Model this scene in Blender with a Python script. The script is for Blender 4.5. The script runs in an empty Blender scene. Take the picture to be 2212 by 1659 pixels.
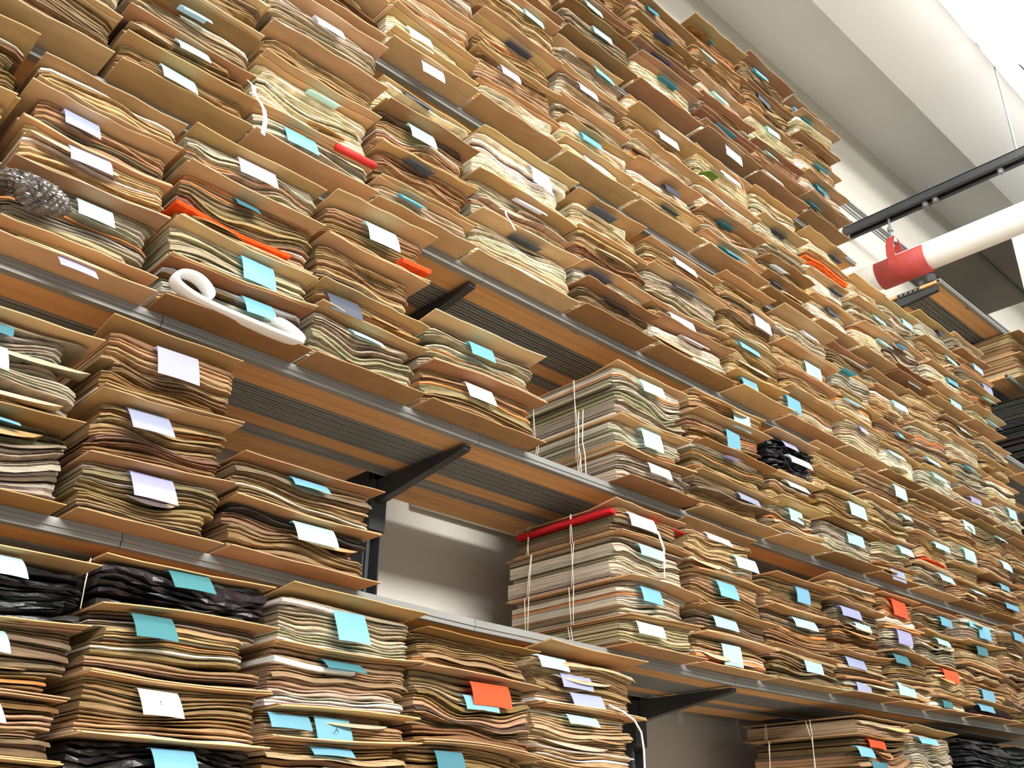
import bpy, math, random
import numpy as np
from mathutils import Vector, Matrix

# ---------------------------------------------------------------- camera, world, lights, exposure
scn = bpy.context.scene
COL = scn.collection
EYE = 1.5                                   # eye height above the floor; shelf data below are heights relative to it
YAW, PITCH, ROLL = math.radians(43.512), math.radians(25.835), math.radians(0.603)
_d = Vector((math.sin(YAW)*math.cos(PITCH), math.cos(YAW)*math.cos(PITCH), math.sin(PITCH)))
_r = Vector((math.cos(YAW), -math.sin(YAW), 0)); _u = _r.cross(_d)
_c, _s = math.cos(ROLL), math.sin(ROLL)
_r, _u = _c*_r + _s*_u, -_s*_r + _c*_u
cd = bpy.data.cameras.new('camera'); cam = bpy.data.objects.new('camera', cd); COL.objects.link(cam)
cd.sensor_width = 36; cd.lens = 36*2179.5/2212; cd.clip_start = .05
cam.matrix_world = Matrix(((_r.x,_u.x,-_d.x,0),(_r.y,_u.y,-_d.y,0),(_r.z,_u.z,-_d.z,EYE),(0,0,0,1)))
scn.camera = cam
scn.view_settings.view_transform = 'Standard'; scn.view_settings.look = 'None'
scn.view_settings.gamma = 1; scn.view_settings.use_curve_mapping = False
scn.view_settings.exposure = 0.58
w = bpy.data.worlds.new('hall_light'); scn.world = w; w.use_nodes = True
w.node_tree.nodes['Background'].inputs[0].default_value = (.93, .97, 1, 1)
w.node_tree.nodes['Background'].inputs[1].default_value = .6

def area(name, loc, sx, sy, power, col=(1,.98,.95), rot=(0,0,0)):
    l = bpy.data.lights.new(name, 'AREA'); l.shape = 'RECTANGLE'; l.size = sx; l.size_y = sy; l.energy = power; l.color = col
    o = bpy.data.objects.new(name, l); COL.objects.link(o); o.location = loc; o.rotation_euler = rot
    return o
# added unseen area light behind the camera, brightens the rack fronts
area('front_fill', (-.4, -7.6, EYE+4.3), 8, 1.2, 1500, rot=(math.radians(50),0,0))
JOINTS = [-0.2, 0.8, 1.77, 2.94, 4.0, 5.1, 6.24]
SHELF_Z = [[0.04, 0.04, 0.04, 0.04, 0.04, 0.04, 0.04], [0.61, 0.604, 0.5848, 0.5845, 0.6056, 0.6325, 0.6568], [1.12, 1.1175, 1.1146, 1.115, 1.1291, 1.151, 1.1764], [1.66, 1.6588, 1.6573, 1.6556, 1.654, 1.6613, 1.6689], [2.24, 2.24, 2.24, 2.24, 2.24, 2.24, 2.24], [2.84, 2.8462, 2.8538, 2.863, 2.8712, 2.8798, 2.8887]]
STACKS = [
[0,0,0.2323,0.7415,0.056,[0.0,0.1149,0.2224,0.3395,0.4676],[["",[]],["",[[0.5562,0.2634,0.06,0.08,35,"w"]]],["",[[0.5291,0.3805,0.07,0.08,40,"i"]]],["k",[[0.5308,0.5086,0.065,0.08,40,"i"]]]]],
[0,1,0.7454,1.1384,0.056,[0.0,0.1651,0.2701,0.4083,0.5012],[["k",[[0.8988,0.2061,0.09,0.07,55,"b"]]],["f",[[0.857,0.3111,0.085,0.07,50,"w"]]],["b",[[0.8182,0.4493,0.085,0.07,50,"t"]]],["k",[[0.8847,0.5659,0.09,0.06,45,"t"]]]]],
[0,2,1.1422,1.5294,0.056,[0.0,0.1016,0.1968,0.2597,0.3821,0.4919],[["",[]],["f",[[1.2488,0.2378,0.105,0.03,40,"b"]]],["f",[[1.1455,0.2976,0.1,0.04,55,"b"],[1.2593,0.3007,0.095,0.06,65,"b"]]],["p",[[1.27,0.4231,0.105,0.04,35,"t"]]],["n",[[1.2833,0.5329,0.085,0.08,65,"b"]]]]],
[0,3,1.5352,1.936,0.056,[0.0,0.0916,0.216,0.3848,0.4724],[["",[]],["",[[1.5996,0.257,0.085,0.05,70,"t"]]],["b",[[1.6764,0.3913,0.105,0.04,65,"b"],[1.6979,0.4258,0.125,0.06,75,"o"]]],["",[]]]],
[0,4,1.9399,2.358,0.056,[0.0,0.187,0.3446,0.4843],[["",[]],["f",[[2.0591,0.3856,0.125,0.03,59,"i"]]],["f",[[2.0604,0.4409,0.12,0.04,65,"v"],[2.0233,0.4873,0.125,0.04,70,"v"],[1.9349,0.5253,0.115,0.04,65,"i"]]]]],
[0,5,3.601,4.0075,0.056,[0.0,0.2241,0.4172,0.4822],[["",[]],["",[[3.6702,0.3814,0.125,0.04,85,"t"],[3.5727,0.4264,0.115,0.04,70,"b"],[3.6654,0.4582,0.135,0.03,80,"o"]]],["",[]]]],
[0,6,4.0172,4.3947,0.056,[0.0,0.2209,0.4593],[["",[]],["n",[[4.0564,0.5003,0.145,0.03,65,"b"]]]]],
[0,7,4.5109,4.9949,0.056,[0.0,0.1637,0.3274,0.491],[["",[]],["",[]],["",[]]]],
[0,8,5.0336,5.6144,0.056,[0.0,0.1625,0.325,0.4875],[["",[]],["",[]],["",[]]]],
[1,0,0.2517,0.6582,0.6221,[0.0,0.1583,0.3493],[["n",[[0.4644,0.7654,0.07,0.04,29,"b"]]],["n",[[0.4318,0.9085,0.055,0.08,55,"i"],[0.4379,0.9564,0.05,0.03,70,"t"]]]]],
[1,1,0.664,0.9874,0.6195,[0.0,0.1265,0.2615,0.41],[["",[[0.7652,0.731,0.095,0.08,55,"v"]]],["",[[0.7387,0.866,0.09,0.08,50,"v"]]],["b",[[0.7701,1.0145,0.095,0.08,70,"v"]]]]],
[1,2,0.997,1.3978,0.6121,[0.0,0.1178,0.222],[["d",[[1.1561,0.7149,0.11,0.06,59,"i"]]],["",[[1.1374,0.8192,0.1,0.04,45,"b"]]]]],
[1,3,2.2845,2.6523,0.6006,[0.0,0.0931,0.2051,0.3471,0.4368],[["n",[[2.3438,0.6788,0.13,0.04,75,"w"]]],["n",[[2.3754,0.7907,0.1,0.05,75,"b"]]],["n",[[2.3992,0.9327,0.125,0.04,75,"i"]]],["r",[[2.3449,1.0224,0.13,0.05,75,"w"]]]]],
[1,4,2.662,3.0782,0.6005,[0.0,0.0961,0.175,0.3034,0.4659],[["",[[2.7967,0.6816,0.1,0.07,85,"i"]]],["",[[2.7364,0.7605,0.13,0.04,75,"i"]]],["",[[2.784,0.8889,0.11,0.06,75,"b"]]],["",[[2.9182,1.0043,0.125,0.05,75,"i"],[2.7583,1.0514,0.145,0.03,65,"w"]]]]],
[1,5,3.0879,3.5429,0.608,[0.0,0.1098,0.2486,0.3657],[["",[[3.2951,0.7028,0.12,0.05,80,"i"]]],["",[[3.2453,0.8416,0.145,0.04,70,"i"]]],["",[[3.2757,0.9587,0.09,0.06,90,"b"]]]]],
[1,6,3.5526,3.9398,0.6166,[0.0,0.0602,0.1501,0.3408,0.4306],[["",[[3.6444,0.6618,0.115,0.04,85,"v"]]],["",[[3.6005,0.7517,0.145,0.04,75,"v"]]],["",[[3.6945,0.8942,0.125,0.03,85,"i"],[3.5956,0.9424,0.145,0.04,80,"v"]]],["",[[3.6893,1.0321,0.125,0.03,29,"w"]]]]],
[1,7,3.9494,4.2979,0.6247,[0.0,0.0881,0.2,0.3143,0.4416],[["",[[3.9545,0.6977,0.145,0.05,85,"i"]]],["",[[3.9525,0.8097,0.125,0.04,75,"t"]]],["",[[4.0436,0.9239,0.135,0.06,90,"v"]]],["",[[4.0452,1.0513,0.135,0.07,85,"o"]]]]],
[1,8,4.3076,4.6658,0.6335,[0.0,0.0546,0.1874,0.3253,0.43],[["",[[4.3606,0.6732,0.095,0.03,90,"t"]]],["",[[4.3994,0.8059,0.135,0.05,90,"o"]]],["n",[[4.4132,0.9439,0.135,0.03,75,"i"]]],["",[[4.4846,1.0486,0.12,0.04,90,"b"]]]]],
[1,9,4.6851,5.111,0.6436,[0.0,0.0637,0.1388,0.2259,0.3383,0.4435],[["d",[[4.6775,0.6922,0.145,0.03,75,"b"]]],["",[[4.7776,0.7673,0.135,0.05,90,"b"]]],["",[]],["",[[4.8179,0.9669,0.115,0.04,90,"t"]]],["",[[4.8518,1.066,0.12,0.06,90,"b"],[4.7561,1.0721,0.105,0.03,85,"b"]]]]],
[1,10,5.1304,5.537,0.6535,[0.0,0.2446,0.4587],[["",[]],["",[[5.2658,1.0977,0.115,0.04,90,"b"]]]]],
[1,11,5.5563,5.9435,0.6624,[0.0,0.1515,0.3031,0.4546],[["",[]],["",[]],["",[]]]],
[2,0,0.0,0.3872,1.135,[0.0,0.1586,0.3173,0.4759],[["",[]],["",[]],["",[]]]],
[2,1,0.3969,0.7454,1.1341,[0.0,0.04,0.1832,0.2854,0.388,0.4672],[["",[[0.5303,1.1439,0.08,0.07,45,"v"]]],["",[[0.5474,1.3023,0.08,0.07,59,"i"]]],["",[[0.4998,1.4045,0.09,0.07,59,"v"]]],["",[[0.4791,1.5071,0.08,0.07,59,"v"]]],["",[]]]],
[2,2,0.755,1.1422,1.1331,[0.0,0.1081,0.2075,0.3614,0.4815],[["w",[[0.9555,1.2262,0.08,0.07,59,"b"]]],["",[[0.9353,1.3256,0.09,0.08,70,"b"]]],["b",[[0.8983,1.4795,0.065,0.04,50,"t"]]],["n",[[0.8937,1.6296,0.105,0.07,65,"w"]]]]],
[2,3,1.1519,1.5004,1.1319,[0.0,0.136,0.2112,0.3541,0.4734],[["n",[[1.2593,1.2529,0.1,0.04,45,"i"]]],["f",[[1.1803,1.3282,0.095,0.07,65,"g"]]],["",[]],["f",[[1.2745,1.5903,0.1,0.08,70,"i"]]]]],
[2,4,1.5101,1.9554,1.1307,[0.0,0.1297,0.2558],[["b",[[1.6634,1.2453,0.105,0.06,65,"w"]]],["n",[[1.6659,1.3715,0.09,0.05,70,"b"]]]]],
[2,5,2.3232,2.7104,1.1309,[0.0,0.1041,0.2214,0.4033],[["n",[[2.4585,1.22,0.115,0.04,75,"w"]]],["n",[[2.4365,1.3372,0.1,0.07,80,"i"]]],["n",[[2.4429,1.5191,0.115,0.05,75,"i"]]]]],
[2,6,2.7201,3.1944,1.1313,[0.0,0.1294,0.25,0.3725,0.4543],[["",[[2.9665,1.2457,0.135,0.03,70,"v"]]],["",[[2.8987,1.3662,0.07,0.03,29,"v"]]],["",[[2.9421,1.4888,0.09,0.07,90,"b"]]],["",[[2.9688,1.5705,0.105,0.07,90,"i"]]]]],
[2,7,3.2041,3.5429,1.1368,[0.0,0.04,0.1513,0.2543,0.4161],[["",[[3.2543,1.1601,0.09,0.03,45,"v"]]],["",[[3.3152,1.2731,0.1,0.05,85,"i"]]],["",[[3.2842,1.376,0.14,0.04,59,"w"]]],["k",[[3.3232,1.4907,0.145,0.04,70,"w"],[3.2898,1.5379,0.095,0.03,65,"v"]]]]],
[2,8,3.5526,3.9494,1.1418,[0.0,0.1392,0.2811,0.3697,0.4583],[["",[[3.7152,1.266,0.125,0.05,85,"i"]]],["",[[3.7674,1.4079,0.13,0.06,85,"i"]]],["",[]],["",[]]]],
[2,9,3.9591,4.3366,1.148,[0.0,0.052,0.1785,0.3373,0.4629],[["",[[4.072,1.1851,0.115,0.05,85,"v"]]],["",[[4.1871,1.3116,0.115,0.04,75,"i"]]],["",[[4.2566,1.4704,0.085,0.03,65,"i"]]],["",[[4.252,1.6148,0.115,0.06,90,"i"]]]]],
[2,10,4.3463,4.7045,1.1556,[0.0,0.1147,0.2598,0.3525,0.4452],[["",[[4.5322,1.2552,0.145,0.04,70,"i"]]],["",[[4.5363,1.4003,0.14,0.03,85,"i"]]],["",[]],["",[]]]],
[2,11,4.7142,5.0917,1.1631,[0.0,0.0984,0.1906,0.2958,0.4529],[["",[[4.8907,1.2465,0.125,0.03,50,"i"]]],["",[]],["",[[4.8637,1.4439,0.12,0.06,90,"i"]]],["",[[4.9648,1.6107,0.135,0.05,90,"i"]]]]],
[2,12,5.1014,5.4789,1.1712,[0.0,0.095,0.1854,0.3144,0.4474],[["",[[5.2864,1.2512,0.145,0.03,85,"b"]]],["",[[5.2525,1.3417,0.115,0.03,85,"b"]]],["",[[5.2976,1.4707,0.125,0.05,80,"i"]]],["",[[5.3344,1.6193,0.115,0.03,55,"i"]]]]],
[2,13,5.4982,5.9048,1.1804,[0.0,0.1457,0.2915,0.4372],[["",[]],["",[]],["",[]]]],
[3,0,0.1549,0.5479,1.6753,[0.0,0.1295,0.2589,0.3884,0.5179],[["",[]],["",[]],["",[]],["",[]]]],
[3,1,0.5518,0.9002,1.6749,[0.0,0.0807,0.1782,0.2979,0.4067,0.5155],[["f",[[0.654,1.7405,0.09,0.08,59,"i"]]],["b",[[0.6773,1.8381,0.08,0.08,55,"i"]]],["",[[0.6761,1.9578,0.075,0.06,50,"i"]]],["",[]],["",[]]]],
[3,2,0.906,1.2932,1.6744,[0.0,0.0986,0.268,0.3747,0.5216],[["n",[[1.0013,1.758,0.095,0.07,65,"b"]]],["",[[1.0624,1.9274,0.1,0.03,40,"i"]]],["",[]],["",[[1.0487,2.2426,0.09,0.06,65,"w"]]]]],
[3,3,1.2971,1.665,1.6738,[0.0,0.0762,0.2054,0.3537,0.4587],[["",[[1.3783,1.735,0.09,0.03,50,"b"]]],["",[[1.3927,1.8641,0.1,0.03,25,"g"]]],["",[[1.4033,2.0125,0.095,0.07,70,"i"]]],["",[[1.375,2.1175,0.11,0.04,55,"g"]]]]],
[3,4,1.6708,2.1257,1.6732,[0.0,0.155,0.3138,0.4809],[["c",[[1.8299,1.8131,0.125,0.03,35,"g"]]],["n",[[1.851,1.972,0.125,0.03,55,"w"]]],["c",[[1.9144,2.1391,0.095,0.08,80,"w"]]]]],
[3,5,2.1296,2.5071,1.6725,[0.0,0.0947,0.1811,0.327,0.4583],[["",[[2.2501,1.7522,0.13,0.03,40,"g"]]],["",[[2.1836,1.8386,0.115,0.03,25,"g"]]],["",[]],["c",[[2.213,2.1159,0.125,0.03,10,"g"]]]]],
[3,6,2.5168,2.9814,1.6719,[0.0,0.1247,0.1943,0.3504,0.4615],[["",[[2.6818,1.7815,0.145,0.03,50,"w"]]],["",[[2.6179,1.8512,0.135,0.05,75,"w"]]],["",[[2.6772,2.0073,0.14,0.03,59,"g"]]],["",[[2.677,2.1184,0.14,0.04,75,"w"]]]]],
[3,7,2.9911,3.359,1.6712,[0.0,0.0782,0.2367,0.4247,0.519],[["",[[3.0509,1.7345,0.095,0.04,80,"b"]]],["",[[3.0567,1.893,0.135,0.03,75,"b"]]],["",[[3.1997,2.0809,0.125,0.06,85,"w"]]],["",[]]]],
[3,8,3.3686,3.8139,1.6706,[0.0,0.1257,0.2401,0.3492,0.4869],[["",[[3.3982,1.7813,0.105,0.06,90,"b"]]],["",[]],["",[[3.5844,2.0048,0.125,0.07,90,"i"]]],["",[[3.5698,2.1425,0.125,0.03,65,"w"]]]]],
[3,9,3.8236,4.2011,1.6701,[0.0,0.154,0.2614,0.4088,0.5232],[["",[[3.9659,1.8091,0.065,0.03,75,"v"]]],["",[[3.8701,1.9165,0.14,0.03,50,"i"]]],["",[[3.8762,2.0638,0.105,0.03,20,"t"]]],["",[]]]],
[3,10,4.2108,4.569,1.6726,[0.0,0.1313,0.2565,0.4311,0.5097],[["",[[4.273,1.7889,0.14,0.03,65,"i"]]],["",[[4.3854,1.9141,0.055,0.03,70,"b"]]],["",[[4.4057,2.0887,0.125,0.04,80,"i"]]],["",[]]]],
[3,11,4.5786,4.9755,1.6752,[0.0,0.1302,0.1968,0.3577,0.5185],[["",[[4.6923,1.7904,0.145,0.03,75,"i"]]],["",[[4.6437,1.857,0.13,0.03,70,"i"]]],["",[]],["",[]]]],
[3,12,4.9852,5.4014,1.678,[0.0,0.1051,0.2733,0.3985,0.5095],[["",[[5.096,1.768,0.11,0.03,90,"v"]]],["",[[5.0972,1.9363,0.095,0.03,50,"b"]]],["",[]],["",[[5.1302,2.1725,0.135,0.03,65,"i"]]]]],
[3,13,5.4111,5.808,1.6807,[0.0,0.1612,0.2785,0.3958,0.5131],[["",[[5.5822,1.8269,0.105,0.06,90,"i"]]],["",[]],["",[]],["",[]]]],
[4,0,0.8983,1.2855,2.256,[0.0,0.1326,0.2653,0.3979,0.5305],[["",[]],["",[]],["",[]],["",[]]]],
[4,1,1.2913,1.6475,2.256,[0.0,0.04,0.1281,0.264,0.3998,0.5356],[["",[[1.4191,2.2679,0.085,0.07,75,"w"]]],["",[[1.3666,2.3691,0.09,0.08,75,"w"]]],["",[]],["",[]],["",[]]]],
[4,2,1.6533,2.0464,2.256,[0.0,0.0981,0.233,0.3823,0.5545],[["",[]],["",[[1.7636,2.474,0.085,0.05,75,"w"]]],["",[[1.8096,2.6233,0.115,0.03,45,"g"]]],["",[[1.8672,2.8464,0.095,0.04,75,"i"]]]]],
[4,3,2.0522,2.4452,2.256,[0.0,0.0745,0.1694,0.2791,0.4168,0.5576],[["c",[[2.1739,2.3155,0.13,0.04,70,"w"]]],["c",[[2.1573,2.4104,0.105,0.04,75,"b"]]],["",[]],["",[[2.1598,2.6578,0.1,0.05,75,"w"]]],["",[[2.2549,2.8517,0.11,0.05,70,"b"]]]]],
[4,4,2.4529,2.8653,2.256,[0.0,0.089,0.2136,0.3208,0.4541,0.5285],[["c",[[2.626,2.33,0.1,0.03,45,"g"]]],["c",[[2.6575,2.4546,0.085,0.04,75,"g"]]],["",[]],["",[[2.6233,2.6951,0.12,0.05,80,"w"]]],["",[]]]],
[4,5,2.875,3.3106,2.256,[0.0,0.0704,0.2037,0.3318,0.4945],[["",[[2.9909,2.3114,0.145,0.06,55,"t"]]],["",[[3.0026,2.4447,0.1,0.03,45,"t"]]],["c",[[3.0562,2.5728,0.135,0.03,55,"w"]]],["c",[[3.0655,2.7355,0.125,0.04,75,"w"]]]]],
[4,6,3.3202,3.6978,2.256,[0.0,0.0869,0.165,0.2817,0.3801,0.5288],[["",[[3.3882,2.3279,0.105,0.03,59,"g"]]],["",[[3.3883,2.406,0.11,0.03,35,"w"]]],["",[]],["n",[[3.4465,2.6211,0.11,0.03,45,"g"]]],["",[]]]],
[4,7,3.7171,4.085,2.256,[0.0,0.1432,0.2817,0.3762,0.4845],[["c",[[3.863,2.3842,0.115,0.03,75,"g"]]],["c",[[3.9345,2.5227,0.115,0.03,55,"g"]]],["",[]],["",[[4.0023,2.7255,0.11,0.03,55,"g"]]]]],
[4,8,4.0946,4.4334,2.256,[0.0,0.1414,0.278,0.3937],[["",[[4.3269,2.3824,0.12,0.03,65,"i"]]],["",[[4.3077,2.519,0.12,0.03,75,"i"]]],["",[]]]],
[4,9,4.4431,4.84,2.256,[0.0,0.04,0.2198,0.4085],[["",[[4.5953,2.2724,0.13,0.03,75,"i"]]],["",[[4.5752,2.4608,0.085,0.03,45,"b"]]],["",[[4.6729,2.6495,0.105,0.04,90,"i"]]]]],
[4,10,4.8594,5.2853,2.256,[0.0,0.0751,0.1996,0.3597,0.5146],[["",[[5.0783,2.3161,0.13,0.05,90,"i"]]],["",[[5.0782,2.4406,0.12,0.03,85,"b"]]],["",[[5.1525,2.6007,0.14,0.03,80,"i"]]],["",[[5.1226,2.7556,0.085,0.03,80,"g"]]]]],
[4,11,5.3046,5.7112,2.256,[0.0,0.0886,0.236,0.34,0.4478,0.531],[["",[[5.5292,2.3296,0.135,0.05,50,"i"]]],["",[[5.5472,2.477,0.115,0.03,55,"i"]]],["",[[5.6189,2.581,0.115,0.05,90,"v"]]],["",[[5.5245,2.6888,0.13,0.04,90,"i"]]],["",[]]]],
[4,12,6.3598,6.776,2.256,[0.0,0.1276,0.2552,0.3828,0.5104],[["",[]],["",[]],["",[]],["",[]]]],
[5,0,1.6592,2.0715,2.8706,[0.0,0.1499,0.2999,0.4498,0.5997,0.7497],[["",[]],["",[]],["",[]],["",[]],["",[]]]],
[5,1,2.0812,2.4955,2.8739,[0.0,0.1336,0.2495,0.4062,0.5629,0.7196],[["",[[2.2471,2.9925,0.105,0.04,80,"i"]]],["",[[2.2135,3.1084,0.095,0.04,75,"i"]]],["",[]],["",[]],["",[]]]],
[5,2,2.5032,2.9234,2.8772,[0.0,0.1489,0.2347,0.369,0.4963,0.5539],[["c",[[2.6688,3.0111,0.115,0.03,45,"t"]]],["g",[[2.6179,3.0969,0.11,0.03,50,"g"]]],["",[[2.6505,3.2312,0.1,0.03,40,"g"]]],["",[[2.6047,3.3585,0.07,0.03,80,"t"]]],["",[[2.6091,3.4161,0.055,0.03,59,"i"]]]]],
[5,3,2.933,3.3493,2.8805,[0.0,0.04,0.1131,0.2118,0.3256,0.5143,0.6541],[["c",[[3.0889,2.9045,0.125,0.08,85,"w"]]],["",[[3.0441,2.9787,0.145,0.03,10,"t"]]],["",[]],["",[[3.0757,3.1911,0.115,0.03,75,"i"]]],["",[[2.9914,3.3799,0.11,0.03,70,"i"]]],["",[[3.0259,3.5196,0.105,0.03,65,"t"]]]]],
[5,4,3.359,3.7752,2.8839,[0.0,0.0912,0.2001,0.3683,0.5475,0.709],[["",[[3.4484,2.9601,0.14,0.04,65,"w"]]],["",[[3.4602,3.069,0.09,0.03,65,"i"]]],["",[[3.502,3.2372,0.095,0.04,85,"i"]]],["",[[3.4588,3.4164,0.105,0.04,85,"g"]]],["",[[3.4585,3.5779,0.105,0.04,75,"b"]]]]],
[5,5,3.7849,4.176,2.8871,[0.0,0.0964,0.2265,0.3792,0.4921,0.6223,0.6925],[["",[[3.8214,2.9685,0.105,0.03,65,"t"]]],["c",[[3.8889,3.0986,0.115,0.04,80,"t"]]],["c",[[3.9323,3.2513,0.125,0.03,45,"t"]]],["",[]],["",[[3.8549,3.4944,0.085,0.03,50,"t"]]],["",[[3.8305,3.5646,0.09,0.03,75,"b"]]]]],
[5,6,6.3598,6.776,2.9047,[0.0,0.1645,0.3289],[["",[]],["",[]]]],
]
# ---------------------------------------------------------------- helpers
def lin(c): 
    c = np.asarray(c, float)/255.
    return np.where(c <= .04045, c/12.92, ((c+.055)/1.055)**2.4)

def node_mat(name, base=None, rough=.8, attr=False, noise=None, metal=0, spec=.3, bump=None, emit=None, trans=0):
    """procedural material; base sRGB 0..255, noise=(scale vec, amount)"""
    m = bpy.data.materials.new(name); m.use_nodes = True; nt = m.node_tree; N = nt.nodes; L = nt.links
    b = N['Principled BSDF']; b.inputs['Roughness'].default_value = rough; b.inputs['Metallic'].default_value = metal
    b.inputs['Specular IOR Level'].default_value = spec
    if base is not None:
        rgb = N.new('ShaderNodeRGB'); rgb.outputs[0].default_value = (*lin(base), 1); src = rgb.outputs[0]
    if attr:
        a = N.new('ShaderNodeAttribute'); a.attribute_name = 'Col'; src = a.outputs['Color']
    if noise:
        tc = N.new('ShaderNodeTexCoord'); mp = N.new('ShaderNodeMapping'); mp.inputs['Scale'].default_value = noise[0]
        nz = N.new('ShaderNodeTexNoise'); nz.inputs['Scale'].default_value = 1; nz.inputs['Detail'].default_value = 5
        L.new(tc.outputs['Object'], mp.inputs[0]); L.new(mp.outputs[0], nz.inputs['Vector'])
        mr = N.new('ShaderNodeMapRange'); mr.inputs[1].default_value = .3; mr.inputs[2].default_value = .7
        mr.inputs[3].default_value = 1-noise[1]; mr.inputs[4].default_value = 1+noise[1]*.6
        L.new(nz.outputs[0], mr.inputs[0])
        mx = N.new('ShaderNodeVectorMath'); mx.operation = 'SCALE'
        L.new(src, mx.inputs[0]); L.new(mr.outputs[0], mx.inputs['Scale']); src = mx.outputs[0]
        if bump:
            bp = N.new('ShaderNodeBump'); bp.inputs['Strength'].default_value = bump; bp.inputs['Distance'].default_value = .004
            L.new(nz.outputs[0], bp.inputs['Height']); L.new(bp.outputs[0], b.inputs['Normal'])
    L.new(src, b.inputs['Base Color'])
    if emit:
        b.inputs['Emission Color'].default_value = (*emit[0], 1); b.inputs['Emission Strength'].default_value = emit[1]
    if trans:
        tl = N.new('ShaderNodeBsdfTranslucent'); L.new(src, tl.inputs[0])
        ms = N.new('ShaderNodeMixShader'); ms.inputs[0].default_value = trans
        L.new(b.outputs[0], ms.inputs[1]); L.new(tl.outputs[0], ms.inputs[2])
        L.new(ms.outputs[0], N['Material Output'].inputs[0])
    return m

M = dict(
    paper = node_mat('aged_paper', attr=True, rough=.95, spec=.1, noise=((22,7,420), .42), bump=.5),
    board = node_mat('cardboard', attr=True, rough=.9, spec=.15, noise=((9,30,30), .13), bump=.1),
    black = node_mat('black_plastic_and_shade', attr=True, rough=.35, spec=.5, noise=((30,30,60), .4), bump=.9),  # plastic wrap, and the stacks whose black stands for deep shade
    card = node_mat('card_stock', attr=True, rough=.7, spec=.2, trans=.6),
    steel = node_mat('grey_steel', (138,138,134), rough=.5, metal=.2, spec=.4, noise=((3,20,20), .15)),
    dark = node_mat('dark_steel', (62,64,66), rough=.5, metal=.2, noise=((8,8,8), .2)),
    galv = node_mat('galvanised_steel', (132,134,138), rough=.45, metal=.5, noise=((40,12,12), .25)),
    wall = node_mat('painted_wall', (190,186,176), rough=.95, spec=.1, noise=((2,2,2), .05)),
    ceil = node_mat('painted_ceiling', (214,215,213), rough=.95, spec=.1, noise=((1,1,1), .05)),
    white = node_mat('white_paint', (232,228,218), rough=.6, noise=((4,4,4), .05)),
    floor = node_mat('floor_concrete', (150,142,128), rough=.7, noise=((2,2,2), .15)),
    string = node_mat('white_string', (226,220,204), rough=.9),
    foam = node_mat('white_foam', (244,243,240), rough=.7),
    clamp = node_mat('red_paint', (160,62,56), rough=.6, noise=((12,12,12), .15)),
    duct = node_mat('grey_duct', (96,94,88), rough=.7, noise=((2,2,2), .15)),
    pipe = node_mat('white_pipe_cover', (228,227,222), rough=.55, noise=((4,4,4), .05)),
    redtube = node_mat('red_tube_plastic', (186,38,30), rough=.5, noise=((30,30,30), .1)),
    green = node_mat('green_paper', (96,128,52), rough=.8, noise=((30,30,30), .2)),
    pink = node_mat('pink_ribbon', (238,170,150), rough=.8),
    ink = node_mat('pencil_ink', (60,60,72), rough=.9),
    film = node_mat('clear_film', (118,112,108), rough=.2, spec=1, metal=.75, noise=((34,34,34), .7), bump=1),
    lamp = node_mat('lamp_diffuser', (255,255,255), rough=.5, emit=((1,.99,.98), 7)),
)
# pine slats: long grain and knots
def pine():
    m = node_mat('pine_wood', (208,160,108), rough=.75, noise=((1.2,45,45), .22)); nt = m.node_tree; N, L = nt.nodes, nt.links
    tc = N.new('ShaderNodeTexCoord'); mp = N.new('ShaderNodeMapping'); mp.inputs['Scale'].default_value = (3.2,9,9)
    vo = N.new('ShaderNodeTexVoronoi'); vo.inputs['Scale'].default_value = 1
    L.new(tc.outputs['Object'], mp.inputs[0]); L.new(mp.outputs[0], vo.inputs['Vector'])
    cr = N.new('ShaderNodeValToRGB'); cr.color_ramp.elements[0].position = .05; cr.color_ramp.elements[0].color = (.35,.2,.1,1)
    cr.color_ramp.elements[1].position = .14; cr.color_ramp.elements[1].color = (1,1,1,1)
    L.new(vo.outputs['Distance'], cr.inputs[0])
    b = N['Principled BSDF']; src = b.inputs['Base Color'].links[0].from_socket
    mu = N.new('ShaderNodeMix'); mu.data_type = 'RGBA'; mu.blend_type = 'MULTIPLY'; mu.inputs[0].default_value = 1
    L.new(src, mu.inputs[6]); L.new(cr.outputs[0], mu.inputs[7]); L.new(mu.outputs[2], b.inputs['Base Color'])
    return m
M['pine'] = pine()

def mesh(name, V, F, mat, parent=None, origin=(0,0,0), cols=None, smooth=False):
    V = np.asarray(V, float) - np.asarray(origin, float)
    me = bpy.data.meshes.new(name); me.from_pydata(V.tolist(), [], F); me.update()
    if cols is not None:
        at = me.color_attributes.new('Col', 'FLOAT_COLOR', 'POINT')
        c = np.ones((len(V),4)); c[:,:3] = cols; at.data.foreach_set('color', c.ravel())
    if smooth: me.polygons.foreach_set('use_smooth', [True]*len(me.polygons))
    me.materials.append(M[mat] if isinstance(mat, str) else mat)
    o = bpy.data.objects.new(name, me); COL.objects.link(o)
    if parent is not None: o.parent = parent
    else: o.location = origin
    return o

def thing(name, loc, label, cat, group=None):
    o = bpy.data.objects.new(name, None); o.empty_display_size = .05; COL.objects.link(o); o.location = loc
    return tag(o, label, cat, group)
def tag(o, label, cat, group=None, kind=None):
    o['label'] = label; o['category'] = cat
    if group: o['group'] = group
    if kind: o['kind'] = kind
    return o
def struct(o): o['kind'] = 'structure'; return o

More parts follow.
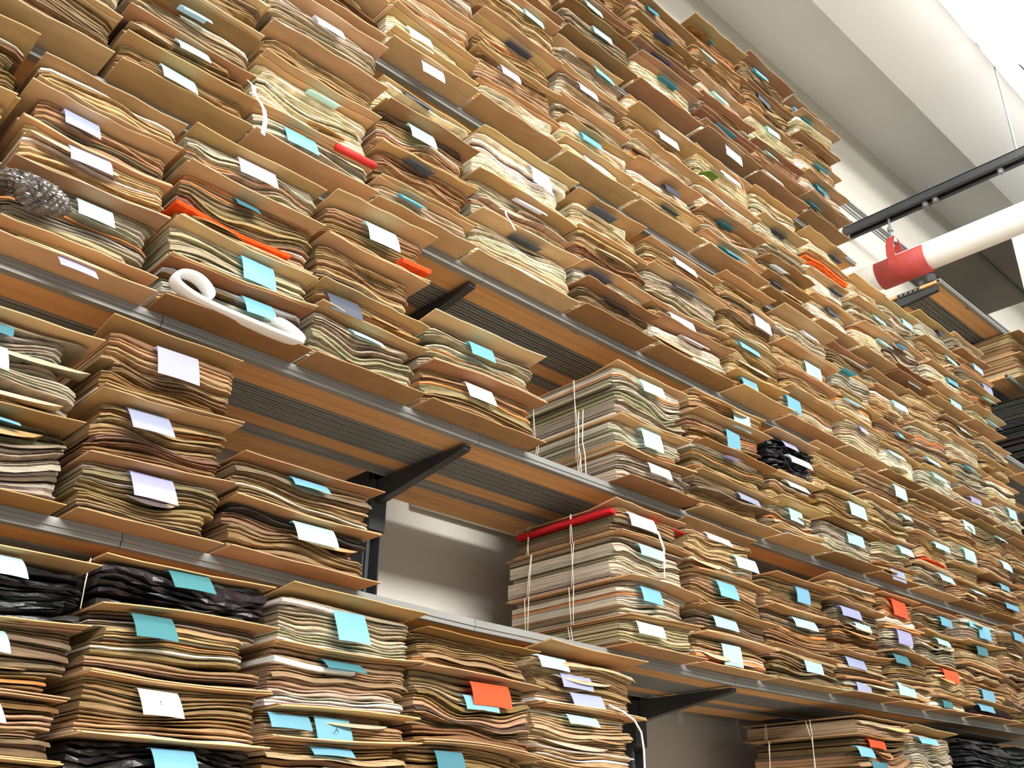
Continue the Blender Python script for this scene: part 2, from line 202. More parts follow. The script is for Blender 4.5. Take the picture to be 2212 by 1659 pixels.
class Buf:
    def __init__(s): s.V, s.F = [], []
    def box(s, x0,x1,y0,y1,z0,z1,z0b=None,z1b=None):
        """z0b,z1b: heights at the x1 end (sloping bar)"""
        a = z0 if z0b is None else z0b; b = z1 if z1b is None else z1b
        n = len(s.V)
        s.V += [(x0,y0,z0),(x1,y0,a),(x1,y1,a),(x0,y1,z0),(x0,y0,z1),(x1,y0,b),(x1,y1,b),(x0,y1,z1)]
        s.F += [tuple(n+i for i in f) for f in ((0,3,2,1),(4,5,6,7),(0,1,5,4),(1,2,6,5),(2,3,7,6),(3,0,4,7))]
        return s
    def hexa(s, P):
        n = len(s.V); s.V += P
        s.F += [tuple(n+i for i in f) for f in ((0,3,2,1),(4,5,6,7),(0,1,5,4),(1,2,6,5),(2,3,7,6),(3,0,4,7))]
        return s
    def tube(s, P, r, k=8, cap=True):
        P = [Vector(p) for p in P]; n0 = len(s.V); up = None
        for i,p in enumerate(P):
            t = (P[min(i+1,len(P)-1)]-P[max(i-1,0)]).normalized()
            a = t.orthogonal().normalized() if up is None else (up - t*up.dot(t)).normalized()
            up = a; b = t.cross(a); rr = r[i] if isinstance(r,(list,tuple)) else r
            for j in range(k):
                q = 2*math.pi*j/k; s.V.append(tuple(p + (a*math.cos(q)+b*math.sin(q))*rr))
        for i in range(len(P)-1):
            for j in range(k):
                a,b = n0+i*k+j, n0+i*k+(j+1)%k; s.F.append((a,b,b+k,a+k))
        if cap:
            s.F.append(tuple(n0+j for j in range(k))[::-1]); s.F.append(tuple(n0+(len(P)-1)*k+j for j in range(k)))
        return s
    def ribbon(s, P, wv, th):
        """flat band along P, width vector wv, thickness th"""
        P = [Vector(p) for p in P]; wv = Vector(wv); n0 = len(s.V)
        for i,p in enumerate(P):
            t = (P[min(i+1,len(P)-1)]-P[max(i-1,0)]).normalized(); nn = t.cross(wv).normalized()*th/2
            for q in (p-wv/2-nn, p+wv/2-nn, p+wv/2+nn, p-wv/2+nn): s.V.append(tuple(q))
        for i in range(len(P)-1):
            for j in range(4):
                a,b = n0+i*4+j, n0+i*4+(j+1)%4; s.F.append((a,b,b+4,a+4))
        s.F.append((n0+3,n0+2,n0+1,n0)); e = n0+(len(P)-1)*4; s.F.append((e,e+1,e+2,e+3))
        return s
    def obj(s, name, mat, parent=None, origin=(0,0,0), smooth=False, cols=None):
        return mesh(name, s.V, s.F, mat, parent, origin, cols, smooth)
def bevel(o, w=.002, seg=2):
    b = o.modifiers.new('bevel', 'BEVEL'); b.width = w; b.segments = seg; b.limit_method = 'ANGLE'; return o

# ---------------------------------------------------------------- the hall
struct(Buf().box(-4,14,-9,2.7,-.1,0).obj('floor','floor'))
struct(Buf().box(-4,14,2.7,2.9,0,EYE+5.2).obj('wall_back','wall'))
struct(Buf().box(14,14.2,-9,2.9,0,EYE+5.2).obj('wall_end','wall'))
struct(Buf().box(-4,14,-9,2.9,EYE+5.2,EYE+5.4).obj('ceiling','ceil'))
o = Buf().box(-4,14,.2,2.07,EYE+4.9,EYE+5.2).obj('ceiling_beam','ceil'); struct(o)
o = Buf().box(6.55,7.7,.6,2.7,EYE+4.12,EYE+4.24).obj('ventilation_duct','duct'); o.location.y = 0
tag(o,'dark grey duct across the ceiling, behind the white pipe','duct')
b = Buf()
for i in range(4): b.box(6.56,7.69,1.4+i*.38,1.42+i*.38,EYE+4.105,EYE+4.12)
o2 = b.obj('seam','dark', o)
o = Buf().box(6.32,6.5,1.5,1.8,0,EYE+3.92).obj('trim_1','white'); struct(o)

# ceiling lamps over the aisle
for i in range(5):
    x0 = -1.6 + i*2.35
    wd = ['lamp nearest the left end of the aisle','second lamp of the aisle row','third lamp of the aisle row','lamp over the stacks at the upper right corner','lamp farthest down the aisle'][i]
    t = thing('ceiling_light', (x0+1.15, 1.1, EYE+4.75), 'long bright white ceiling light, '+wd, 'ceiling light', 'lamps under the ceiling beam')
    og = tuple(t.location)
    Buf().box(x0, x0+2.3, .72, 1.48, EYE+4.80, EYE+4.895).obj('housing','white',t,og)
    bevel(Buf().box(x0+.01, x0+2.29, .73, 1.47, EYE+4.72, EYE+4.80).obj('diffuser','lamp',t,og), .02, 3)
    b = Buf()
    b.tube([(x0+.3,1.35,EYE+4.725),(x0+.5,1.33,EYE+4.70),(x0+.7,1.30,EYE+4.722)], .006).obj('pull_wire','dark',t,og)

# conduits on the wall
for z,r_ in ((4.40,.011),(4.33,.009)):
    o = Buf().tube([(3.5,2.68,EYE+z),(13.9,2.68,EYE+z)], r_).obj('conduit','galv',smooth=True)
    tag(o,'thin grey conduit along the wall under the ceiling, '+('upper' if z>4.35 else 'lower')+' of two','conduit','conduits high on the wall')
o = Buf().tube([(2.07,2.672,EYE+1.174),(4.6,2.672,EYE+1.174)], .024, 12).obj('wall_pipe','pipe',smooth=True)
tag(o,'white pipe along the wall behind the empty shelf bay','pipe')

# hanging strut, pipe and its red saddle
XS = 5.8
t = thing('strut_channel', (XS,2.2,EYE+4.1), 'grey slotted steel strut hanging under the ceiling above the white pipe', 'strut')
og = tuple(t.location)
b = Buf(); zc = EYE+4.11
b.box(XS-.05,XS+.05,1.35,2.69,zc-.006,zc+.002).box(XS-.05,XS-.042,1.35,2.69,zc-.05,zc).box(XS+.042,XS+.05,1.35,2.69,zc-.05,zc)
b.box(XS-.05,XS-.02,1.35,2.69,zc-.056,zc-.05).box(XS+.02,XS+.05,1.35,2.69,zc-.056,zc-.05)
b.obj('channel','dark',t,og)
for y in (1.62,2.05,2.12):
    Buf().tube([(XS,y,zc-.085),(XS,y,zc-.05)], .02, 6).obj('bolt','galv',t,og)
for y in (1.5,):
    Buf().tube([(XS,y,zc),(XS,y,EYE+ (4.9 if y<2.07 else 5.2))], .007).obj('hanger_rod','galv',t,og)
XP, ZP = 5.8, EYE+3.655
t = thing('insulated_pipe', (XP,1.5,ZP), 'thick white insulated pipe running out from the wall', 'pipe')
og = tuple(t.location)
Buf().tube([(XP,2.69,ZP),(XP,2.3,ZP),(XP,-3.5,ZP)], .093, 24).obj('pipe_cover','pipe',t,og,smooth=True)
b = Buf()
for y in (1.2,.2): b.tube([(XP,y-.02,ZP),(XP,y+.02,ZP)], .096, 24)
b.obj('joint_band','galv',t,og,smooth=True)
t = thing('pipe_hanger', (XP,2.3,ZP), 'red pipe saddle with strap holding the white pipe', 'pipe hanger')
og = tuple(t.location)
b = Buf(); n = 18; ys = (2.16,2.50)
for y in ys:
    for rr in (.096,.105):
        for i in range(n+1):
            a = math.radians(-205 + 230*i/n); b.V.append((XP+rr*math.cos(a), y, ZP+rr*math.sin(a)))
m = n+1
for i in range(n):
    b.F += [(i,i+1,2*m+i+1,2*m+i),(m+i+1,m+i,3*m+i,3*m+i+1),(i+1,i,m+i,m+i+1),(2*m+i,2*m+i+1,3*m+i+1,3*m+i)]
b.F += [(0,2*m,3*m,m),(n,m+n,3*m+n,2*m+n)]
b.obj('saddle','clamp',t,og,smooth=True)
Buf().ribbon([(XP-.1,2.36,ZP-.02),(XP-.108,2.365,ZP+.07),(XP-.07,2.375,ZP+.16),(XP-.02,2.38,ZP+.24)], (0,.055,0), .008).obj('strap','clamp',t,og)
Buf().ribbon([(XP+.1,2.36,ZP-.02),(XP+.108,2.365,ZP+.07),(XP+.07,2.375,ZP+.16),(XP+.02,2.38,ZP+.24)], (0,.055,0), .008).obj('strap','clamp',t,og)
Buf().tube([(XP,2.38,ZP+.17),(XP,2.38,EYE+4.06)], .009).obj('rod','galv',t,og)
Buf().tube([(XP,2.38,ZP+.2),(XP,2.38,ZP+.245)], .03, 6).obj('nut','galv',t,og)
Buf().tube([(XP,2.38,ZP+.30),(XP,2.38,ZP+.33)], .02, 6).obj('nut','galv',t,og)
o = Buf().tube([(4.9,2.66,EYE+3.62),(4.93,2.64,EYE+3.52),(4.9,2.66,EYE+3.42)], .03, 8).obj('wall_bracket','pine',smooth=True)
tag(o,'small brown fitting on the wall left of the red pipe saddle','bracket')

# ---------------------------------------------------------------- rack
LEV = ['bottom shelf','second shelf','third shelf','fourth shelf','fifth shelf','top shelf']
ORD = ['first','second','third','fourth','fifth','sixth','seventh','eighth','ninth','tenth','eleventh','twelfth','thirteenth','fourteenth','fifteenth']
def shz(k, x): return EYE + float(np.interp(x, JOINTS, SHELF_Z[k]))
def deck(k, x0, x1, z0, z1, bay):
    t = thing('shelf_deck', ((x0+x1)/2, 2.25, (z0+z1)/2), 'pine and steel deck of the %s, %s bay from left' % (LEV[k], ORD[bay]), 'shelf', 'shelf decks of the rack')
    og = tuple(t.location)
    def bar(y0,y1,a,b_,buf=None):
        return (buf or Buf()).box(x0+.001,x1-.001,y0,y1,z0+a,z0+b_,z1+a,z1+b_)
    b = bar(1.998,2.004,-.014,.016); bar(2.004,2.022,.010,.0155,b); bar(2.004,2.02,-.014,-.009,b); bar(1.994,1.998,-.003,.004,b)
    b.obj('front_lip','steel',t,og)
    bar(2.024,2.128,-.006,.012).obj('wood_slat','pine',t,og)
    b = Buf()
    for i in range(5):
        y = 2.131 + i*.031
        bar(y,y+.004,-.006,.012,b); bar(y+.021,y+.025,-.006,.012,b); bar(y,y+.025,.008,.013,b); bar(y+.002,y+.008,-.009,-.006,b); bar(y+.017,y+.023,-.009,-.006,b)
    b.obj('steel_channels','steel',t,og)
    bar(2.288,2.352,-.006,.012).obj('wood_slat','pine',t,og)
    b = Buf(); bar(2.356,2.36,-.008,.012,b); bar(2.37,2.412,-.004,.013,b); bar(2.408,2.412,-.01,.012,b)
    b.obj('rear_channel','steel',t,og)
    Buf().box(x0+.085,x1-.085,2.416,2.566,z0-.006,z0+.012,z1-.006,z1+.012).obj('wood_slat','pine',t,og)
for k in range(6):
    js = JOINTS if k < 5 else [-.2,.8,1.77,2.94,4.36]
    for i in range(len(js)-1): deck(k, js[i], js[i+1], shz(k,js[i]), shz(k,js[i+1]), i)
for k in (4,5): deck(k, 6.27, 7.3, shz(k,6.24), shz(k,6.24), 6)
t0 = EYE+3.25
LEV.append('dark upper rack at far right')
deck(6, 5.46, 6.6, t0, t0, 0); deck(6, 6.6, 7.9, t0, t0, 1)

for i,x in enumerate([.6-.9, .78, 1.752, 2.978, 4.03, 5.1, 6.22, 7.35]):
    where = ['behind the stacks at the left edge','behind the second stacks from left','beside the empty shelf bay','at the lower right gap under the second shelf','behind the stacks right of the middle','behind the stacks near the right','at the right end of the stacks','in the shade beyond the stacks'][i]
    t = thing('rack_upright', (x,2.44,0), 'dark steel rack upright with cantilever arms, '+where, 'upright', 'uprights of the rack')
    og = tuple(t.location); top = EYE+(3.1 if i < 5 else 2.5 if i < 6 else 3.2)
    Buf().box(x-.032,x+.032,2.53,2.58,0,top).box(x-.032,x-.027,2.46,2.53,0,top).box(x+.027,x+.032,2.46,2.53,0,top).box(x-.006,x+.006,2.48,2.53,0,top).obj('post','dark',t,og)
    for k in range(6):
        if k == 5 and i in (5,): continue
        z = shz(k,min(x,6.24))-.0155
        full = (i,k) in ((2,2),(2,3),(3,1),(0,1),(7,4),(7,5))
        if not full:
            Buf().box(x-.03,x+.03,2.462,2.53,z-.12,z).obj('arm_bracket','dark',t,og); continue
        P = [(x-.014,2.03,z-.012),(x+.014,2.03,z-.012),(x+.014,2.5,z-.085),(x-.014,2.5,z-.085),(x-.014,2.03,z),(x+.014,2.03,z),(x+.014,2.5,z),(x-.014,2.5,z)]
        P2 = [(x-.03,2.44,z-.16),(x+.03,2.44,z-.16),(x+.03,2.568,z-.2),(x-.03,2.568,z-.2),(x-.03,2.44,z),(x+.03,2.44,z),(x+.03,2.568,z),(x-.03,2.568,z)]
        Buf().hexa(P).hexa(P2).obj('arm','dark',t,og)
t = thing('support_arm', (5.5,2.3,t0-.05), 'dark steel arm under the high shelf at the far right', 'shelf arm')
og = tuple(t.location)
Buf().hexa([(5.47,2.03,t0-.05),(5.50,2.03,t0-.05),(5.50,2.56,t0-.09),(5.47,2.56,t0-.09),(5.47,2.03,t0-.016),(5.50,2.03,t0-.016),(5.50,2.56,t0-.016),(5.47,2.56,t0-.016)]).obj('arm','dark',t,og)
b=Buf(); b.tube([(5.485,2.06,t0+.02),(5.485,2.06,t0+.07)],.03,6); b.tube([(5.485,2.12,t0+.02),(5.485,2.12,t0+.05)],.02,6); b.obj('bolt','dark',t,og)

# ---------------------------------------------------------------- bundles
PAL = {
 'f':[(186,150,102),(198,166,118),(164,126,80),(180,144,98),(150,114,72)],
 'n':[(184,172,146),(168,156,130),(196,182,154),(150,136,110),(180,160,126)],
 'c':[(240,228,194),(230,212,172),(214,192,150),(244,234,210),(200,174,132)],
 'b':[(146,112,72),(164,128,84),(124,92,58),(178,144,100),(138,116,84)],
 'g':[(150,140,120),(104,95,82),(166,146,114),(92,86,78)],
 'p':[(206,168,138),(190,158,128),(178,166,144),(220,204,186),(160,124,90)],
 'd':[(62,56,50),(168,130,88),(184,148,104),(54,50,47),(148,114,78)],
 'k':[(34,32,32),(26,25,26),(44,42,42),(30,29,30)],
 'w':[(206,202,194),(160,150,136),(180,146,106),(134,122,108)],
 'r':[(152,118,80),(170,138,98),(128,98,66)],
}
for q_ in PAL:
    PAL[q_] = [tuple(sum(c)/3+(v-sum(c)/3)*.84 for v in c) for c in PAL[q_]]
MIX = {0:'bbfbbp',1:'fbbfbn',2:'fbbfnf',3:'fnfbnc',4:'fcncfn',5:'fnfbcf'}  # browner low, creamier high: mostly the light put into the paper tones
TONE = dict(f='tan', n='grey newsprint', c='cream', b='brown', g='dark grey', p='pinkish', d='dark brown', k='black plastic-wrapped or shade-blackened', w='pale grey', r='red-edged')
CARD = dict(i=(222,248,252), w=(246,246,250), b=(166,222,240), v=(208,212,240), t=(112,176,188), g=(126,132,146), o=(248,126,84))  # light painted into cards: i brightly lit, t and g shaded blue and white
CNAME = dict(i='pale ice-blue', w='white', b='sky-blue', v='lavender', t='shade-toned teal', g='shade-toned grey', o='orange')

def wave(rng, k=3):
    P = [(rng.uniform(.4,1.3)*(j+1)*.8, rng.uniform(0,6.28), rng.uniform(-2.2,2.2), rng.uniform(.5,1)/(j+1)) for j in range(k)]
    s = sum(p[3] for p in P)
    return lambda u,t: sum(a*np.sin(6.283*f*u+ph+sh*t*2) for f,ph,sh,a in P)/s

def jit(rng, c, j=9):
    d = rng.uniform(-j,j); return tuple(max(4,min(255,v+d+rng.uniform(-4,4))) for v in c)

def pile(rng, x0, x1, yf, yb, fb, ft, pal, far, accent=True):
    """folded sheets and folders between the surfaces fb(u) and ft(u); returns verts, faces, colours"""
    h = float(ft(.5)-fb(.5)); step = .0075 if not far else .0095
    if not accent: step *= 1.6
    T = [0.]; jt = .0007 if accent else .005
    while T[-1] < 1-.4*step/h: T.append(T[-1] + rng.choice([.55,.7,.8,1,1,1.3,1.9])*step/h)
    T = [t/T[-1] for t in T]; n = len(T)-1
    nx = 9 if far else 18
    u = np.linspace(0,1,nx+1); W = wave(rng); A = rng.uniform(.08,.2) if accent else .2; Tw = wave(rng,3)
    zb, zt = fb(u), ft(u)
    V, F, C = [], [], []
    run = 0; cc = None; ybase = 0; px0 = px1 = 0
    for i in range(n):
        t0_, t1_ = T[i], T[i+1]
        g0 = t0_+A*np.sin(math.pi*t0_)*W(u,t0_); g1 = t1_+A*np.sin(math.pi*t1_)*W(u,t1_)
        z0, z1 = zb+(zt-zb)*g0, zb+(zt-zb)*g1
        fill = np.clip(rng.uniform(.6,1.02)+.32*Tw(u,t0_*4), .22, .99)
        if run <= 0:
            cc = jit(rng, rng.choice(pal), 9); run = rng.choice([2,3,3,4,5,7])
            ybase = rng.uniform(0,.012)+(rng.uniform(.008,.028) if rng.random()<.18 else 0); px0 = rng.uniform(.001,.010); px1 = rng.uniform(.001,.010)
            if rng.random() < .22: px1 += rng.uniform(.01,.05)
            if rng.random() < .22: px0 += rng.uniform(.01,.03)
        run -= 1; col = jit(rng, cc, 4); prot = 0
        q = rng.random()
        if accent and q < .035: col = jit(rng,(238,230,212))
        elif accent and q < .06: col = jit(rng,(200,136,84))
        elif accent and q < .10: col = jit(rng,(92,78,62))
        if rng.random() < .10: prot = rng.uniform(.006,.02)
        z1 = z0+(z1-z0)*fill
        y0 = yf + rng.uniform(0,.004) + ybase + .003*np.sin(u*rng.uniform(3,14)+rng.uniform(0,6)) - prot
        xa = x0+px0+rng.uniform(0,.003); xb = x1-px1-rng.uniform(0,.003)
        X = xa+(xb-xa)*u
        y0 = y0 + .012*np.maximum(0,1-np.minimum(u,1-u)*18); th = z1-z0; sag = prot*.35
        k = len(V); sec = [(yb, z1),(y0+.010, z1),(y0+.002, z1-.25*th-sag),(y0+.002, z0+.25*th-sag),(y0+.010, z0),(yb, z0)]
        for a in range(nx+1):
            for yy,zz in sec:
                jj = jt if hasattr(yy,'__len__') else 0
                V.append((X[a], (yy[a]+rng.uniform(-jj,jj)) if jj else yy, zz[a]+rng.uniform(-jj,jj)*.6))
        for a in range(nx):
            for j in range(6):
                p,q_ = k+a*6+j, k+a*6+(j+1)%6; F.append((p,q_,q_+6,p+6))
        F.append(tuple(k+j for j in range(6))[::-1]); F.append(tuple(k+nx*6+j for j in range(6)))
        C += [lin(col)]*((nx+1)*6)
    return V, F, C

def board(rng, x0, x1, yf, yb, f, th, col, droop=0):
    nx = 10; u = np.linspace(0,1,nx+1); V, F, C = [], [], []
    ph = rng.uniform(0,6); fr = rng.uniform(2,7)
    edge = tuple(min(255,c*1.12+8) for c in col)
    for a in range(nx+1):
        x = x0+(x1-x0)*u[a]; y = yf+.0025*math.sin(fr*u[a]*3+ph)+.001*rng.uniform(-1,1); z = float(f(u[a]))
        for yy,dz in ((yb,0),(2.06,0),(y+.003,droop),(y,droop),(y,droop),(y+.003,droop),(2.06,0),(yb,0)):
            V.append((x,yy,0)); 
        k = a*8
        V[k+0]=(x,yb,z); V[k+1]=(x,2.06,z); V[k+2]=(x,y+.002,z+droop); V[k+3]=(x,y,z+droop+.0008)
        V[k+4]=(x,y,z+th+droop-.0008); V[k+5]=(x,y+.002,z+th+droop); V[k+6]=(x,2.06,z+th); V[k+7]=(x,yb,z+th)
        C += [lin(col),lin(col),lin(col),lin(edge),lin(edge),lin(col),lin(col),lin(col)]
    for a in range(nx):
        for j in range(8):
            p,q = a*8+j, a*8+(j+1)%8; F.append((q,p,p+8,q+8))
    F.append(tuple(range(8))); F.append(tuple(nx*8+j for j in range(8))[::-1])
    return V, F, C

def card_mesh(c, y, rng, name, t, og):
    X,Z,wd,L,th,cc = c; Z += EYE; th = math.radians(th)
    nx, ns = 4, 5; bend = rng.uniform(.1,.45); yaw = rng.uniform(-.05,.05); V = []
    prof = [(0,0)]; a = th-bend*.6
    for j in range(ns):
        a2 = a+bend*1.2*j/ns; prof.append((prof[-1][0]+L/ns*math.cos(a2), prof[-1][1]+L/ns*math.sin(a2)))
    prof = [(-.02,.001*-1)]+prof
    m = len(prof)
    for s in (0,1):
        for i in range(nx+1):
            for (o_,d_) in prof:
                V.append((X+wd*i/nx, y-o_+yaw*(wd*i/nx), Z-d_ - s*.0007+ .0015*math.sin(3.1*i/nx)*(o_>0)))
    q = (nx+1)*m; F = []
    for i in range(nx):
        for j in range(m-1):
            a_ = i*m+j; F.append((a_,a_+1,a_+m+1,a_+m)); F.append((q+a_,q+a_+m,q+a_+m+1,q+a_+1))
    for j in range(m-1): F.append((j,q+j,q+j+1,j+1)); F.append((nx*m+j,nx*m+j+1,q+nx*m+j+1,q+nx*m+j))
    for i in range(nx): F.append((i*m,i*m+m,q+i*m+m,q+i*m)); F.append((i*m+m-1,q+i*m+m-1,q+i*m+2*m-1,i*m+2*m-1))
    o = mesh(name, V, F, 'card', t, og, [lin(jit(rng,CARD[cc],4))]*len(V))
    return o

ncol = {}
EXTRA = {}
def bundle(k, ci, nb, j, x0, x1, fb, ft, tn, cards, rng, zmid, far, sidegap):
    yb = 2.0+rng.uniform(.39,.445)
    yo = rng.uniform(-.012,.014); yf = 1.94+yo
    if (k,ci) in ((4,12),(0,7),(0,8)): tn = 'k'  # deep shade on these stacks painted in as black bundles
    posx = ORD[ci] + ' stack from left'
    tier = 'bottom bundle' if j == 0 else 'top bundle' if j == nb-1 else ORD[j]+' bundle up'
    if cards:
        cn = CNAME[cards[-1][5]]
        if len(cards) > 1: cn = 'two cards' if len(cards) == 2 else 'three cards'
        else: cn += ' card'
    else: cn = 'no card'
    lab = '%s bundle with %s, %s, %s on %s' % (TONE[tn], cn, tier.replace(' bundle',''), posx, LEV[k])
    xc = (x0+x1)/2
    t = thing('paper_bundle', (xc, 2.0, float(fb(.5))), lab, 'bundle', 'tied paper bundles stacked on the shelves')
    og = tuple(t.location); tb = .0032
    dark = rng.random() < (.3 if k <= 2 else .15)
    bc = jit(rng, (158,122,84) if dark else ((184,146,104) if k <= 1 else (196,162,120)), 10)  # lower boards darker: light fall-off put into their colour
    if (k,ci) in ((4,12),(0,7),(0,8)): bc = (52,44,38)  # board colour darkened to stand for the same deep shade
    if k == 5 and ci < 6: bc = jit(rng, (156,122,94), 10)  # backlit top boards: their shade is put into the colour
    f0 = lambda u: fb(u)+.0004
    ovk = .55 if (far and k < 4) else 1; over = ovk*rng.choice([.022,.03,.038,.028]); b0 = yf-over+ (0 if j else -.006)
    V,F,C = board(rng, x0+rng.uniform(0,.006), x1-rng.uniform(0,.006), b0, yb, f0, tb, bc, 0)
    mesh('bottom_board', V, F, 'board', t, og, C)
    f1 = lambda u: ft(u)-.0004-tb
    bc2 = jit(rng, bc, 14); ov2 = ovk*rng.choice([.006,.018,.03,.04,.048])
    lift = .012+rng.uniform(0,.012) if (j == nb-1 and rng.random()<.5) else 0
    V,F,C = board(rng, x0+rng.uniform(0,.008), x1-rng.uniform(0,.008), yf-ov2, yb, f1, tb, bc2, lift)
    mesh('top_board', V, F, 'board', t, og, C)
    g0 = lambda u: f0(u)+tb; 
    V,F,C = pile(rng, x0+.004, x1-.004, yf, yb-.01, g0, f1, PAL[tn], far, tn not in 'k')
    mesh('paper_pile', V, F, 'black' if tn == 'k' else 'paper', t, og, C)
    for c in cards:
        c = list(c); c[0] = max(x0+.004, min(c[0], x1-c[2]-.004)) if len(cards) == 1 else c[0]
        z = c[1]+EYE; u = (c[0]-x0)/(x1-x0)
        lo, hi = float(fb(u))+.012, float(ft(u))-.008
        c[1] = max(lo, min(z, hi)) - EYE
        o = card_mesh(c, yf-.006, rng, 'index_card', t, og)
        if len(cards) > 1: o['label'] = CNAME[c[5]]+' card'
        if (round(c[0],1),round(c[1],1)) in ((.9,.3),(1.3,.3)):
            b = Buf(); X,Z = c[0]+c[2]*.42, c[1]+EYE-.033
            b.tube([(X,yf-.034,Z),(X+.004,yf-.031,Z+.010),(X+.008,yf-.034,Z)], .0008, 5).tube([(X+.002,yf-.034,Z+.004),(X+.008,yf-.034,Z+.004)], .0008, 5)
            b.obj('pencil_mark','ink',o,og)
    if tn != 'k' and rng.random() < .42:
        for q in range(rng.choice([1,1,2])):
            tf = rng.uniform(.2,.85); ua = rng.uniform(0,.5); ub = min(1, ua+rng.uniform(.25,.7)); p_ = rng.uniform(.012,.034); dr = rng.uniform(.3,1.1)
            nx = 10; V, F = [], []; sk = rng.uniform(-.5,.5)
            hh = float(ft(.5)-fb(.5))
            for a in range(nx+1):
                s_ = a/nx; u = ua+(ub-ua)*s_; x = x0+(x1-x0)*u; z = float(fb(u)+(ft(u)-fb(u))*tf)
                pr = p_*max(0,math.sin(math.pi*min(1,max(0,s_))))**.6*(1+sk*(s_-.5)); dd = min(pr*dr, hh*tf*.8)
                for yy,dz in ((yf+.05,0),(yf+.004,0),(yf-pr*.55,-dd*.3),(yf-pr,-dd)): V.append((x,yy,z+dz))
                for yy,dz in ((yf-pr-.0004,-dd-.0008),(yf-pr*.55,-dd*.3-.0012),(yf+.004,-.0012),(yf+.05,-.0012)): V.append((x,yy,z+dz))
            for a in range(nx):
                for j_ in range(8):
                    p,q_ = a*8+j_, a*8+(j_+1)%8; F.append((q_,p,p+8,q_+8))
            F.append(tuple(range(8))); F.append(tuple(nx*8+j_ for j_ in range(8))[::-1])
            col = jit(rng, rng.choice([(200,166,118),(186,148,104),(214,190,154),(196,182,156),(150,114,76),(228,216,190) if k > 2 else (176,134,88)]), 8)
            mesh('loose_sheet', V, F, 'paper', t, og, [lin(col)]*len(V), smooth=True)
    if sidegap or rng.random() < .06:
        ysr = (2.12,2.32) if sidegap else (rng.uniform(2.0,2.1),)
        for yy in ysr:
            zl, zh = float(fb(0))+.0, float(ft(0)); zl2, zh2 = float(fb(1)), float(ft(1)); e = .0018
            for q in range(2 if sidegap else 1):
                y2 = yy+q*.009; dx = rng.uniform(-.02,.02)
                Buf().tube([(x0-e,y2,zl+.001),(x0-e-.001,y2+dx*.5,(zl+zh)/2),(x0-e,y2+dx,zh-.001)], .0013, 5).obj('string','string',t,og,smooth=True)
    for (fn) in EXTRA.get((k,ci,j),[]): fn(t,og,rng,x0,x1,yf,yb,fb,ft)
    return t

def sheet_part(name, label, col, tfrac, u0, u1, prot, th=.004, mat='paper', side=0):
    def fn(t,og,rng,x0,x1,yf,yb,fb,ft):
        nx = 10; V,F = [],[]
        ph = rng.uniform(0,6)
        for a in range(nx+1):
            u = u0+(u1-u0)*a/nx; x = x0+(x1-x0)*u - (side if a == 0 else 0)
            z = float(fb(u)+(ft(u)-fb(u))*tfrac) + .003*math.sin(6*u+ph)
            y = yf-prot-.003*math.sin(9*u+ph)
            V += [(x,yb-.02,z),(x,y+.004,z-.001-prot*.3),(x,y,z-th*.5-prot*.3),(x,y+.004,z-th-prot*.3),(x,yb-.02,z-th)]
        for a in range(nx):
            for j in range(5):
                p,q = a*5+j, a*5+(j+1)%5; F.append((p,q,q+5,p+5))
        F.append((4,3,2,1,0)); F.append(tuple(nx*5+j for j in range(5)))
        o = mesh(name, V, F, mat, t, og, [lin(col)]*len(V)); o['label'] = label
    return fn
def ex(key, *fns): EXTRA.setdefault(key,[]).extend(fns)
ex((2,2,2), sheet_part('orange_folder','bright orange folder edge',(236,84,34),.36,.0,.8,.012,.012,side=.003), sheet_part('cream_sheet','cream sheet',(226,206,164),.2,.05,.98,.014,.006))
ex((2,3,3), sheet_part('orange_folder','orange-red folder corner',(226,84,40),.42,.72,1.0,.02,.016))
ex((1,3,3), sheet_part('red_folder','bright red folder edge',(206,40,46),.78,-.012,.05,-.006,.014,side=.004), sheet_part('red_folder','red folder edge',(190,50,44),.9,.5,1.0,-.002,.006))
ex((1,4,0), sheet_part('red_strip','red paper strip',(190,44,48),.15,.1,.6,.012,.005))
ex((4,7,2), sheet_part('orange_folder','orange folder',(240,120,56),.86,.0,1.0,.02,.012,side=.003), sheet_part('orange_folder','orange folder',(232,104,44),.66,.1,1.0,.012,.006))
ex((0,2,3), sheet_part('white_sheet','white paper sheet',(246,244,240),.82,.0,.55,.012,.012))
ex((0,2,4), sheet_part('white_sheet','white paper sheet',(244,238,236),.88,.0,.45,.01,.008))
ex((0,4,1), sheet_part('white_sheet','wavy white sheet',(244,238,232),.35,.0,.95,.006,.005))
ex((2,10,1), sheet_part('red_sheet','red paper',(206,74,44),.2,.1,.7,.012,.009))

for (k,ci,x0,x1,zb,Z,B) in STACKS:
    rng = random.Random(k*100+ci*7+3)
    nb = len(B); far = x0 > 3.6
    # interface surfaces of the stack
    S = []
    for j,z in enumerate(Z):
        if j == 0:
            z0_ = shz(k,x0)+.0165; z1_ = shz(k,x1)+.0165
            S.append((lambda a,b: (lambda u: a+(b-a)*u))(z0_,z1_))
            dz = (z0_+z1_)/2-(zb+EYE)
        else:
            ti = rng.uniform(-.014,.014); bo = rng.uniform(-.010,.010)
            if j == nb and k < 5: ti *= .5; bo = -abs(bo)*.5
            S.append((lambda z_,ti_,bo_: (lambda u: z_+ti_*(u-.5)*2*.6+bo_*(np.sin(3.1416*np.asarray(u))-.6)))(zb+EYE+z+dz*.6,ti,bo))
    side = (k,ci) in ((1,3),(2,5),(0,5))
    for j in range(nb):
        tn, cards = B[j]
        if not tn: tn = rng.choice(MIX[k])
        if far and tn == 'k' : pass
        sh = rng.uniform(-.004,.004)
        bundle(k, ci, nb, j, x0+.002+sh, x1-.002+sh, S[j], S[j+1], tn, cards, rng, 0, far, side)

